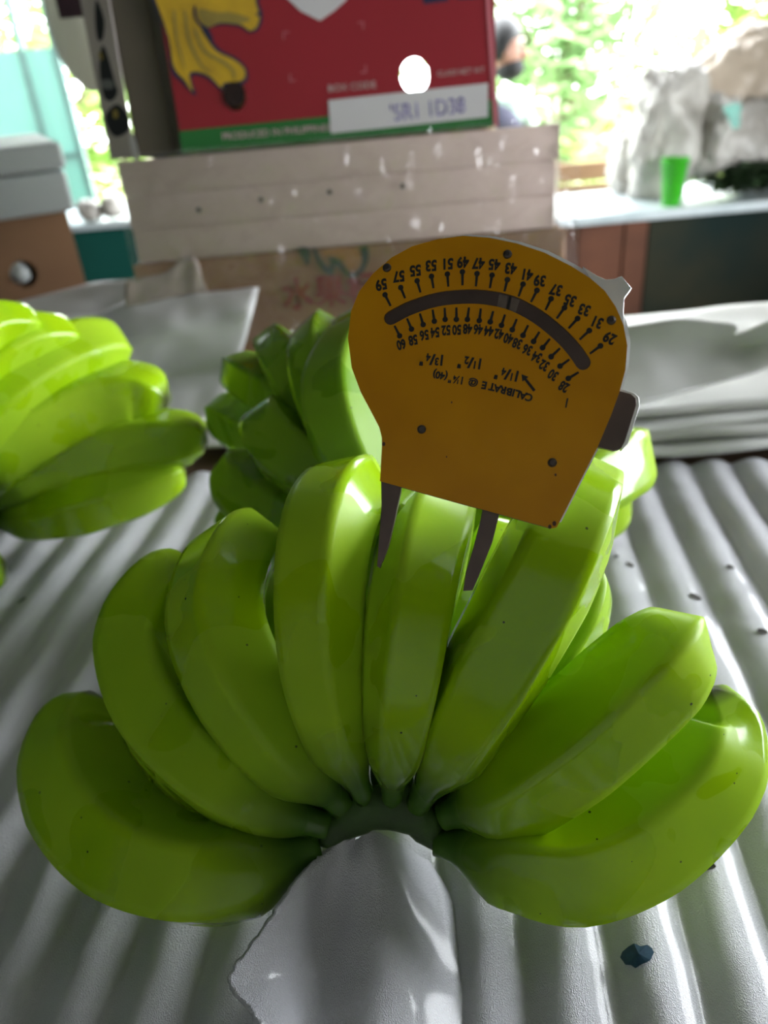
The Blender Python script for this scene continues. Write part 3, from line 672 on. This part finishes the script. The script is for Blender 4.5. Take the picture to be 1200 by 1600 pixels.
for x, y in ((408, 312), (515, 300), (629, 291), (311, 328)):
    u, v = RF.uv(x, y); add_me(bm, curve_mesh([circ(u, v, .0028, 10)]), Matrix.Translation((0, 0, .0022)))
o = obj('hole_shade_disc', bm, M_hole, fb)  # flat dark discs paint the shade inside the bundle's punch holes

# brown carton at the bottom
bc = empty('fruit_carton', None, 'brown cardboard carton with red characters beneath the foam bundle', 'carton', mat=RF.m)
zc = zb - .001; bx0, bx1 = rel(204, 395)[0], rel(884, 375)[0]
bm = bmesh.new(); bx(bm, bx0, bx1, -.232, zc, -.38, 0, .003); obj('carton_body', bm, M_card, bc)
bm = bmesh.new(); bx(bm, bx0 + .0, bx1, zc - .012, zc - .0005, -.381, .0012, .0006); obj('lid_edge', bm, M_card, bc)
bm = bmesh.new(); text_on(bm, RF, '水果标', 516, 458, 38, 0, .03, .0018, 1.0); obj('red_characters', bm, M_rtext, bc)
decal(RF, [[(465, 388), (484, 388), (484, 408), (481, 416), (474, 405)], [(488, 388), (494, 388), (500, 402), (512, 418), (517, 408), (510, 402), (520, 402), (532, 408), (544, 426), (558, 424), (566, 408), (562, 388), (574, 384), (576, 405), (566, 426), (550, 434), (538, 428), (524, 413), (521, 430), (508, 426), (496, 410)]], M_dgreen, 'drawing_outline', bc, .0018, 2)
decal(RF, [[(500, 390), (562, 388), (565, 408), (556, 422), (545, 422), (534, 405), (516, 398), (509, 404)]], mat('dull_ochre_print', (.42, .2, .05), .6, noise_s=40), 'fruit_drawing', bc, .0016, 2)
# film scrap leaning on the brown carton
FS = Face(V((0, Y0 - .02, .1)), (1, 0, 0), up)
def scrap_film(u, v):
    rows = ((198, 448, 325, 470), (200, 500, 335, 500)); tl = [(196, 440), (232, 432), (262, 424), (284, 404), (306, 402), (318, 440), (330, 466)]
    tp = cm([V(q) for q in tl], u); bt = V((196 + 150 * u, 530)); q = tp * (1 - v) + bt * v
    a, b = FS.uv(q.x, q.y); return FS.m @ V((a, b, .004 * noise.noise(V((u * 5, v * 4, 1)))))
tag(grid(scrap_film, 30, 12, .0006, 'film_scrap', mat('cloudy_pink_film', (.62, .52, .47), .4, noise_s=12, col2=(.54, .45, .4), alpha=.82, bump=.4, bump_s=60)), 'torn cloudy film piece leaning against the brown carton', 'plastic film')

# tall dark carton standing left of the red one
tx0, tx1 = rel(213, 248)[0], rel(275, 245)[0]
tc_ = empty('tall_carton', None, 'tall dark brown carton beside the red one, with black ovals on its pale side', 'carton', mat=RF.m @ Matrix.Translation((0, 0, -.005)))
bm = bmesh.new()
YA = math.radians(0)
bx(bm, tx0, tx1 - .002, 0, .30, -.12, 0, .004); obj('carton_body', bm, M_cardd, tc_)
# pale printed side flap, opened toward the camera at the left
SF = Face(RF.m @ V((tx0, 0, -.004)), V((-.9, .25, 0)) * -1, up)
flap = curve_mesh([[(-.031, .0), (-.002, .0), (-.002, .30), (-.036, .30)]], extrude=.0012)
o = obj('printed_flap', flap, M_cardp, tc_); o.matrix_parent_inverse = tc_.matrix_world.inverted(); o.matrix_world = SF.m
inv = tc_.matrix_world.inverted()
def decs(loops, m, name, h=.0016):
    L = [smooth_loop(SF.loop(l), 4) for l in loops]; me = curve_mesh(L, extrude=.0001)
    d = obj(name, me, m, tc_); d.matrix_parent_inverse = inv; d.matrix_world = SF.m @ Matrix.Translation((0, 0, h))
bpy.context.view_layer.update(); inv = tc_.matrix_world.inverted(); o.matrix_parent_inverse = inv; o.matrix_world = SF.m
M_blackp = mat('black_print', (.012, .013, .015), .5, noise_s=40)
decs([[(160, 73), (168, 82), (180, 125), (185, 145), (175, 158), (163, 150), (157, 110)], [(152, 0), (164, 30), (162, 60), (154, 62), (150, 30)], [(182, 163), (196, 172), (204, 190), (200, 206), (182, 214), (170, 200), (166, 180)]], M_blackp, 'black_oval')
decs([[(178, 174), (184, 172), (186, 182), (180, 185)], [(156, 82), (161, 84), (162, 94), (157, 92)]], M_olive, 'yellow_mark', .0020)
decs([[(160, 126), (176, 126), (178, 138), (162, 138)]], mat('grey_print', (.2, .2, .2), .5, noise_s=40), 'grey_mark', .0020)
decs([[(203, 212), (212, 215), (219, 250), (210, 250)]], M_white, 'white_edge', .0020)

# ---------------------------------------------------------------- foam sheets round the stack
def pz(px, py, y): return (px, py, aty(px, py, y).z)
sheet_px('foam_sheet', [[pz(-140, 560, .98), pz(60, 505, .94), pz(235, 470, .885), pz(404, 453, .868)], [pz(-120, 640, .86), pz(60, 570, .84), pz(230, 530, .82), pz(392, 500, .82)], [(-120, 760, .004), (60, 650, .004), (230, 600, .012), (372, 570, .03)], [(-100, 850, .004), (80, 760, .004), (230, 700, .004), (345, 650, .004)]], M_foam2, .002, .009, 16)
tag(bpy.data.objects['foam_sheet'], 'white foam sheet with a raised corner behind the left bananas', 'foam sheet')
o = sheet_px('foam_sheet', [[(-150, 520, .03), (60, 466, .03), (190, 438, .045), (300, 470, .03)], [(-150, 640, .0), (60, 530, .01), (190, 500, .01), (300, 500, .01)]], M_foam2, .002, .005, 8)
tag(o, 'pale foam sheet at far left, lying in front of the teal wall', 'foam sheet')
# centre: sheets beneath the stack
o = sheet_px('foam_sheet', [[(380, 560, .0), (700, 520, .0), (960, 520, .0)], [(300, 700, .0), (700, 680, .0), (960, 690, .0)]], M_foamg, .002, .003, 8)
tag(o, 'greyish foam sheet under the dark banana hand and the cartons', 'foam sheet')
# right: stack of flat sheets with visible edges, topped by a creased sheet
for i in range(4):
    z = .002 + i * .0095; dy = i * .010
    def fn(u, v, z=z, dy=dy, i=i):
        x = .12 + (.62 + .02 * i) * u; y = .582 + dy + .012 * noise.noise(V((u * 5, i * 3.1, 0))) + (.30 - dy) * v
        zz = z + .0025 * noise.noise(V((x * 14, y * 14, i))) + .004 * max(0, noise.noise(V((x * 8, y * 3, i * 5))))
        return V((x, y, zz))
    o = grid(fn, 70, 24, .005, 'foam_sheet', M_foamg if i % 2 else M_foam2)
    tag(o, 'flat grey-white foam sheet, %s in the stack at right behind the corrugated sheet' % ('lowest', 'second from bottom', 'third from bottom', 'topmost')[i], 'foam sheet', 'foam sheets stacked at right')
o = sheet_px('foam_sheet', [[(930, 520, .075), (1010, 506, .085), (1140, 506, .085), (1148, 522, .075), (1210, 498, .09), (1280, 480, .10)],
                            [(930, 575, .055), (1010, 560, .06), (1110, 550, .06), (1160, 545, .06), (1215, 535, .07), (1280, 520, .08)],
                            [(930, 640, .042), (1010, 628, .042), (1100, 605, .045), (1150, 590, .05), (1210, 572, .055), (1280, 555, .06)]], M_foam2, .002, .004, 14, 60, 24)
tag(o, 'creased white foam sheet slanting up behind the caliper at right', 'foam sheet')

# ---------------------------------------------------------------- left background
YL_ = 1.32
def yrect(px0, px1, py0, py1, y):
    a = aty(px0, (py0 + py1) / 2, y); b = aty(px1, (py0 + py1) / 2, y); c = aty((px0 + px1) / 2, py0, y); d = aty((px0 + px1) / 2, py1, y)
    return a.x, b.x, d.z, c.z
x0, x1, z0, z1 = yrect(-160, 124, 342, 470, YL_)
lc = empty('hand_hole_carton', (0, 0, 0), 'brown carton with a round hand hole at the far left under a pale box', 'carton')
z0 = -.039
LF = Face(V((0, YL_, 0)), (1, 0, 0), (0, 0, 1))
hu, hv = LF.uv(42, 420)
fr = obj('front_panel', curve_mesh([[(x0, z0), (x1, z0), (x1, z1), (x0, z1)], circ(hu, hv, .021, 22)], extrude=.002), M_card, lc); fr.matrix_world = LF.m
box('side_panel', x1 - .004, x1, YL_ + .002, YL_ + .3, z0, z1, M_card, lc); box('side_panel', x0, x0 + .004, YL_ + .002, YL_ + .3, z0, z1, M_card, lc)
box('back_panel', x0, x1, YL_ + .3, YL_ + .304, z0, z1, M_card, lc); box('lid', x0, x1, YL_, YL_ + .304, z1, z1 + .003, M_card, lc)
bm = bmesh.new(); bmesh.ops.create_icosphere(bm, subdivisions=3, radius=.019)
for v in bm.verts: v.co *= 1 + .25 * noise.noise(v.co * 60)
bm.verts.ensure_lookup_table(); o = obj('foam_wad', bm, M_styro, None, True); o.location = (hu - .006, YL_ + .012, hv + .003)
tag(o, 'pale foam wad poking through the hand hole of the far left carton', 'foam wad')
a0, a1, c0, c1 = yrect(-160, 104, 232, 340, YL_ - .02)
pb = empty('pale_box', (0, 0, 0), 'pale blue-white box on top of the far left carton', 'box')
cz = z1 + .003
box('box_body', a0, a1, YL_ - .01, YL_ + .28, cz, c1 - .04, M_styro, pb, .006); box('lid', a0 - .004, a1 + .003, YL_ - .014, YL_ + .284, c1 - .038, c1, M_styro, pb, .006)
for rt, cy in ((lc, YL_), (pb, YL_ - .01)):                        # both stand turned towards the aisle
    pv = V((x1 if rt is lc else a1, cy, 0)); rt.matrix_world = Matrix.Translation(pv) @ Matrix.Rotation(math.radians(25), 4, 'Z') @ Matrix.Translation(-pv)
wad = bpy.data.objects['foam_wad']; pv = V((x1, YL_, 0)); wad.location = Matrix.Translation(pv) @ Matrix.Rotation(math.radians(25), 4, 'Z') @ Matrix.Translation(-pv) @ wad.location
# hanging white canister / bag at top left
def lump(name, px0, px1, py0, py1, y, m, label, cat, dpt=.12, amp=.18, nf=9, seed=0, sub=5, group=None):
    x0, x1, z0, z1 = yrect(px0, px1, py0, py1, y); c = V(((x0 + x1) / 2, y + dpt, (z0 + z1) / 2)); bm = bmesh.new()
    bmesh.ops.create_icosphere(bm, subdivisions=sub, radius=1)
    for v in bm.verts:
        d = v.co.copy(); s = V((abs(d.x) ** .75 * (1 if d.x > 0 else -1), d.y, abs(d.z) ** .75 * (1 if d.z > 0 else -1)))
        q = V((s.x * (x1 - x0) / 2, s.y * dpt, s.z * (z1 - z0) / 2))
        k = 1 + amp * (noise.noise(q * nf + V((seed, 0, 0))) + .6 * abs(noise.noise(q * nf * 2.6 + V((0, seed, 0)))) + .35 * abs(noise.noise(q * nf * 6)) - .35)
        v.co = q * k
        if v.co.z < -(z1 - z0) / 2: v.co.z = -(z1 - z0) / 2
    o = obj(name, bm, m, None, True); o.location = c; tag(o, label, cat, group); return o
wb = lump('white_bag', 44, 152, -150, 150, 1.25, M_pwhite, 'bulging white plastic bag hanging left of the tall carton', 'bag', .09, .05, 6, 3)
bm = bmesh.new(); q0 = aty(128, 8, 1.15) - wb.location
bx(bm, q0.x - .03, q0.x + .03, q0.y - .002, q0.y, q0.z - .012, q0.z + .03); obj('dark_label', bm, mat('dark_maroon_print', (.06, .01, .03), .5, noise_s=60), wb)
bm = bmesh.new(); tube(bm, [(0, 0, .12), (.0, .0, .6), (.0, 0, 1.5 - wb.location.z)], .003, 8); obj('hanging_cord', bm, M_white, wb)
# hook strap keeps the bag up: cord reaches the ceiling
# teal translucent sheets beyond the window at left
TY = 3.6
te = empty('teal_screen', (0, 0, 0), 'pale teal translucent sheet screen outside the left opening', 'screen')
A0 = aty(-260, 78, TY); A1 = aty(140, 78, TY); sx = [A0.x]
seam = [aty(x, 150, TY).x for x in (52,)]
xsr = [A0.x - .6, seam[0], aty(150, 330, TY).x]
zt_ = aty(60, 76, TY).z; zm = aty(60, 248, TY).z; zb_ = -.95
for i in range(2):
    for (lo, hi) in ((zb_, zm - .006), (zm + .006, zt_)):
        box('sheet_panel', xsr[i] + .008, xsr[i + 1] - .008, TY - .003, TY + .003, lo, hi, M_tsheet, te)
M_tfr = mat('grey_teal_frame', (.28, .46, .43), .6, noise_s=9)
for x in xsr: box('post', x - .012, x + .012, TY - .01, TY + .02, zb_, zt_ + .6, M_tfr, te)
box('rail', xsr[0], xsr[-1], TY - .012, TY + .018, zm - .010, zm + .010, M_tfr, te)
# crumpled white bits on the left sill
for i, (a, b, c, d) in enumerate(((112, 152, 314, 350), (150, 186, 305, 345))):
    lump('crumpled_wrapper', a, b, c, d, SY - .02, M_bag, ('crumpled white wrapper on the left sill beside the pale box', 'crumpled white wrapper on the left sill beside the foam bundle')[i], 'wrapper', .04, .3, 20, i * 7, 4, 'crumpled wrappers on the left sill')
# ---------------------------------------------------------------- right background
YB = SY + .12
lump('plastic_bag', 1098, 1330, 34, 215, YB + .08, M_bagb, 'large beige plastic bag on top of the bag heap at upper right', 'bag', .16, .22, 5, 2)
lump('plastic_bag', 1004, 1122, 96, 316, YB - .02, M_bag, 'tall cloudy plastic bag at the left end of the bag heap', 'bag', .12, .3, 8, 5)
lump('plastic_bag', 1092, 1205, 150, 285, YB - .04, M_bag, 'crumpled cloudy bag in the middle of the bag heap', 'bag', .10, .4, 10, 9)
lump('plastic_bag', 1160, 1330, 140, 300, YB - .03, M_bag, 'crumpled cloudy bag cut by the right edge of the photo', 'bag', .12, .35, 9, 14)
lump('plastic_bag', 960, 1030, 200, 318, YB + .16, M_bag, 'small pale bag behind the tall cloudy one on the ledge', 'bag', .08, .3, 10, 19)
tp = aty(1148, 180, YB - .135)
bm = bmesh.new(); vs = [bm.verts.new(V((p[0] * .001, 0, p[1] * .001))) for p in ((-42, 26), (-10, 34), (14, 30), (18, -36), (0, -38))]
bm.faces.new(vs); o = obj('teal_scrap', bm, M_tealp); o.location = tp; m_ = o.modifiers.new('t', 'SOLIDIFY'); m_.thickness = .004
tag(o, 'teal plastic scrap caught on the bag heap', 'scrap')
# green cup
c0_ = aty(1048, 321, SY + .03); bm = bmesh.new(); H = .14
prof = [(.026, 0), (.028, .004), (.043, H), (.045, H), (.045, H + .004), (.041, H + .004), (.025, .006), (.0, .006)]
n = 28; rings = [[bm.verts.new((r * math.cos(k * math.tau / n), r * math.sin(k * math.tau / n), z)) for k in range(n)] for r, z in prof[:-1]]
for i in range(len(rings) - 1):
    for k in range(n): bm.faces.new((rings[i][k], rings[i][(k + 1) % n], rings[i + 1][(k + 1) % n], rings[i + 1][k]))
bm.faces.new(rings[0][::-1]); bm.faces.new(rings[-1])
o = obj('green_cup', bm, M_cup, None, True); o.location = (c0_.x, c0_.y, zs); tag(o, 'bright green plastic cup on the white ledge', 'cup')
# dark leaves heap
def leaves(bm, c, rad, n, size, seed, flat=.35):
    rnd = random.Random(seed)
    for i in range(n):
        d = V((rnd.gauss(0, 1), rnd.gauss(0, 1), rnd.gauss(0, 1))).normalized() * (rnd.random() ** .45)
        p = V(c) + V((d.x * rad[0], d.y * rad[1], d.z * rad[2])); s = size * rnd.uniform(.6, 1.3)
        e = Matrix.Rotation(rnd.random() * 6.28, 3, 'Z') @ Matrix.Rotation(rnd.uniform(-.9, .9), 3, 'X') @ Matrix.Rotation(rnd.uniform(-.6, .6), 3, 'Y')
        vs = [bm.verts.new(p + e @ V(q) * s) for q in ((-1, 0, 0), (-.3, -.32, .06), (.5, -.26, .05), (1, 0, -.1), (.5, .26, .05), (-.3, .32, .06))]
        bm.faces.new(vs)
q = aty(1150, 300, SY + .05); bm = bmesh.new()
leaves(bm, (0, 0, .05), (.14, .07, .045), 260, .035, 3)
o = obj('dark_leaf_heap', bm, M_leafd); o.location = (q.x + .04, SY + .08, zs + .01); tag(o, 'dark heap of leaves on the ledge under the plastic bags', 'leaves', kind='stuff')
# low tan crate beyond the ledge
q = aty(930, 262, 3.6); tcx = empty('tan_crate', (0, 0, 0), 'tan wooden crate outside beyond the white ledge', 'crate')
for k in range(3): box('slat', q.x - .2, q.x + .26, 3.6, 3.62, q.z - .05 - .09 * k, q.z + .025 - .09 * k, mat('tan_wood', (.6, .38, .22), .6, noise_s=9), tcx)
for x in (q.x - .2, q.x + .22): box('post', x, x + .04, 3.62, 3.66, -.95, q.z + .03, M_board, tcx)

# ---------------------------------------------------------------- person outside the window
hd = aty(797, 78, 3.9)
H0 = V((hd.x - .02, 3.9, hd.z))
pr = empty('person', V((H0.x, 3.9, -.95)), 'person with black hair and black face mask looking down, behind the red carton', 'person')
L0 = pr.location
bm = bmesh.new(); skin = bm.verts.layers.skin.verify()
def J(p, r):
    v = bm.verts.new(V(p) - L0); v[skin].radius = (r, r * .85); return v
hip = J((H0.x - .08, 4.0, H0.z - .72), .15); wst = J((H0.x - .08, 3.99, H0.z - .52), .13); chs = J((H0.x - .07, 3.97, H0.z - .33), .15); nck = J((H0.x - .04, 3.95, H0.z - .16), .055)
for a, b in ((hip, wst), (wst, chs), (chs, nck)): bm.edges.new((a, b))
for s in (-1, 1):
    sh = J((H0.x - .07 + s * .17, 3.97, H0.z - .24), .062); el = J((H0.x - .05 + s * .22, 3.90, H0.z - .50), .043); wr = J((H0.x + s * .12, 3.72, H0.z - .62), .03)
    kn = J((H0.x - .08 + s * .11, 3.70, H0.z - .78), .075); hp2 = J((H0.x - .08 + s * .1, 3.98, H0.z - .78), .1); an = J((H0.x - .08 + s * .11, 3.70, -.90), .045); toe = J((H0.x - .08 + s * .12, 3.60, -.92), .035)
    for a, b in ((chs, sh), (sh, el), (el, wr), (hip, hp2), (hp2, kn), (kn, an), (an, toe)): bm.edges.new((a, b))
hip[skin].use_root = True
me = bpy.data.meshes.new('body'); bm.to_mesh(me); bm.free(); me.materials.append(M_shirt)
bo = link(bpy.data.objects.new('body', me), pr); bo.modifiers.new('s', 'SKIN'); m_ = bo.modifiers.new('u', 'SUBSURF'); m_.levels = 2; m_.render_levels = 2
def ell(name, c, r, m, parent, cut=None, nz_=0):
    bm = bmesh.new(); bmesh.ops.create_uvsphere(bm, u_segments=28, v_segments=18, radius=1)
    for v in list(bm.verts):
        v.co = V((v.co.x * r[0], v.co.y * r[1], v.co.z * r[2]))
        if cut: cut(v.co)
    o = obj(name, bm, m, parent, True); o.location = V(c) - L0; return o
def face_cut(c):
    if c.z < -.02: c.x *= 1 - .25 * min(1, (-.02 - c.z) / .1); c.y *= 1 - .1 * min(1, (-.02 - c.z) / .1)
hed = ell('head', H0, (.078, .098, .12), M_skin, pr, face_cut)
L0b = L0
def sub(name, off, r, m, cut=None):
    bm = bmesh.new(); bmesh.ops.create_uvsphere(bm, u_segments=20, v_segments=14, radius=1)
    for v in bm.verts:
        v.co = V((v.co.x * r[0], v.co.y * r[1], v.co.z * r[2]))
        if cut: cut(v.co)
    o = obj(name, bm, m, hed, True); o.location = off; return o
# the face is turned towards the right of the photo
sub('nose', (.07, -.045, -.02), (.022, .016, .024), M_skin)
sub('ear', (-.01, -.092, -.01), (.018, .012, .03), M_skin)
sub('ear', (-.035, .092, -.01), (.018, .012, .03), M_skin)
for dy in (-.068, -.015): sub('eye', (.062 if dy < -.05 else .074, dy, .012), (.010, .012, .008), M_hair)
def hair_cut(c):
    if c.x > .0 and c.z < .02: c.x *= .35; c.z = max(c.z, -.0)
    c.z = max(c.z, -.06)
sub('hair', (-.012, .0, .022), (.088, .106, .112), M_hair, hair_cut)
sub('face_mask', (.014, -.012, -.068), (.068, .088, .052), M_mask)
ap = ell('apron', (H0.x - .045, 3.93, H0.z - .40), (.15, .13, .20), M_apron, pr)

for o in sc.objects:                                               # flat print and specks: too small to pick apart singly
    if o.name.split('.')[0] in ('small_lettering', 'yellow_mark', 'paint_chip', 'corner_marks', 'printed_scale', 'black_oval', 'hole_shade_disc', 'blue_printing', 'pointer_window', 'stamped_code', 'red_characters'): o['kind'] = 'stuff'
# ---------------------------------------------------------------- trees outside
def tree(x, y, zc, rad, n, m, label, seed, size=.09):
    t = empty('tree', (x, y, -1.0), label, 'tree', 'trees outside')
    bm = bmesh.new(); tube(bm, [(0, 0, 0), (.05, 0, .8), (0, .05, zc + 1 + rad[2] * .4)], [.09, .07, .02], 8)
    for k in range(5):
        a = k * 1.26 + seed; tube(bm, [(0, 0, .7 + .15 * k), (math.cos(a) * rad[0] * .4, math.sin(a) * rad[1] * .4, zc + 1), (math.cos(a) * rad[0] * .8, math.sin(a) * rad[1] * .8, zc + 1.1 + .1 * k)], [.04, .025, .01], 6)
    obj('trunk', bm, M_bark, t)
    bm = bmesh.new(); leaves(bm, (0, 0, zc + 1), rad, n, size, seed); f = obj('foliage', bm, m, t); f['kind'] = 'stuff'
tree(1.7, 6.9, .35, (.9, .7, 1.05), 2600, M_leaf2, 'pale green bushy tree straight behind the ledge', 1)
tree(3.6, 7.0, .3, (.95, .7, 1.2), 2600, M_leaf, 'yellow-green tree behind the plastic bags', 2)
tree(2.1, 5.2, -.45, (.85, .5, .45), 1800, M_leaf, 'low yellow-green bush just beyond the ledge', 3, .07)
tree(.1, 8.4, .4, (1.1, .7, 1.2), 1200, M_leaf, 'tree hidden mostly behind the red carton', 4)
tree(-1.6, 6.0, .1, (.9, .7, 1.0), 1400, M_leaf, 'yellow-green tree right of the teal screen', 5)
tree(-3.3, 7.0, .8, (1.2, .7, .9), 1200, M_leaf2, 'pale tree above the teal screen at top left', 6)
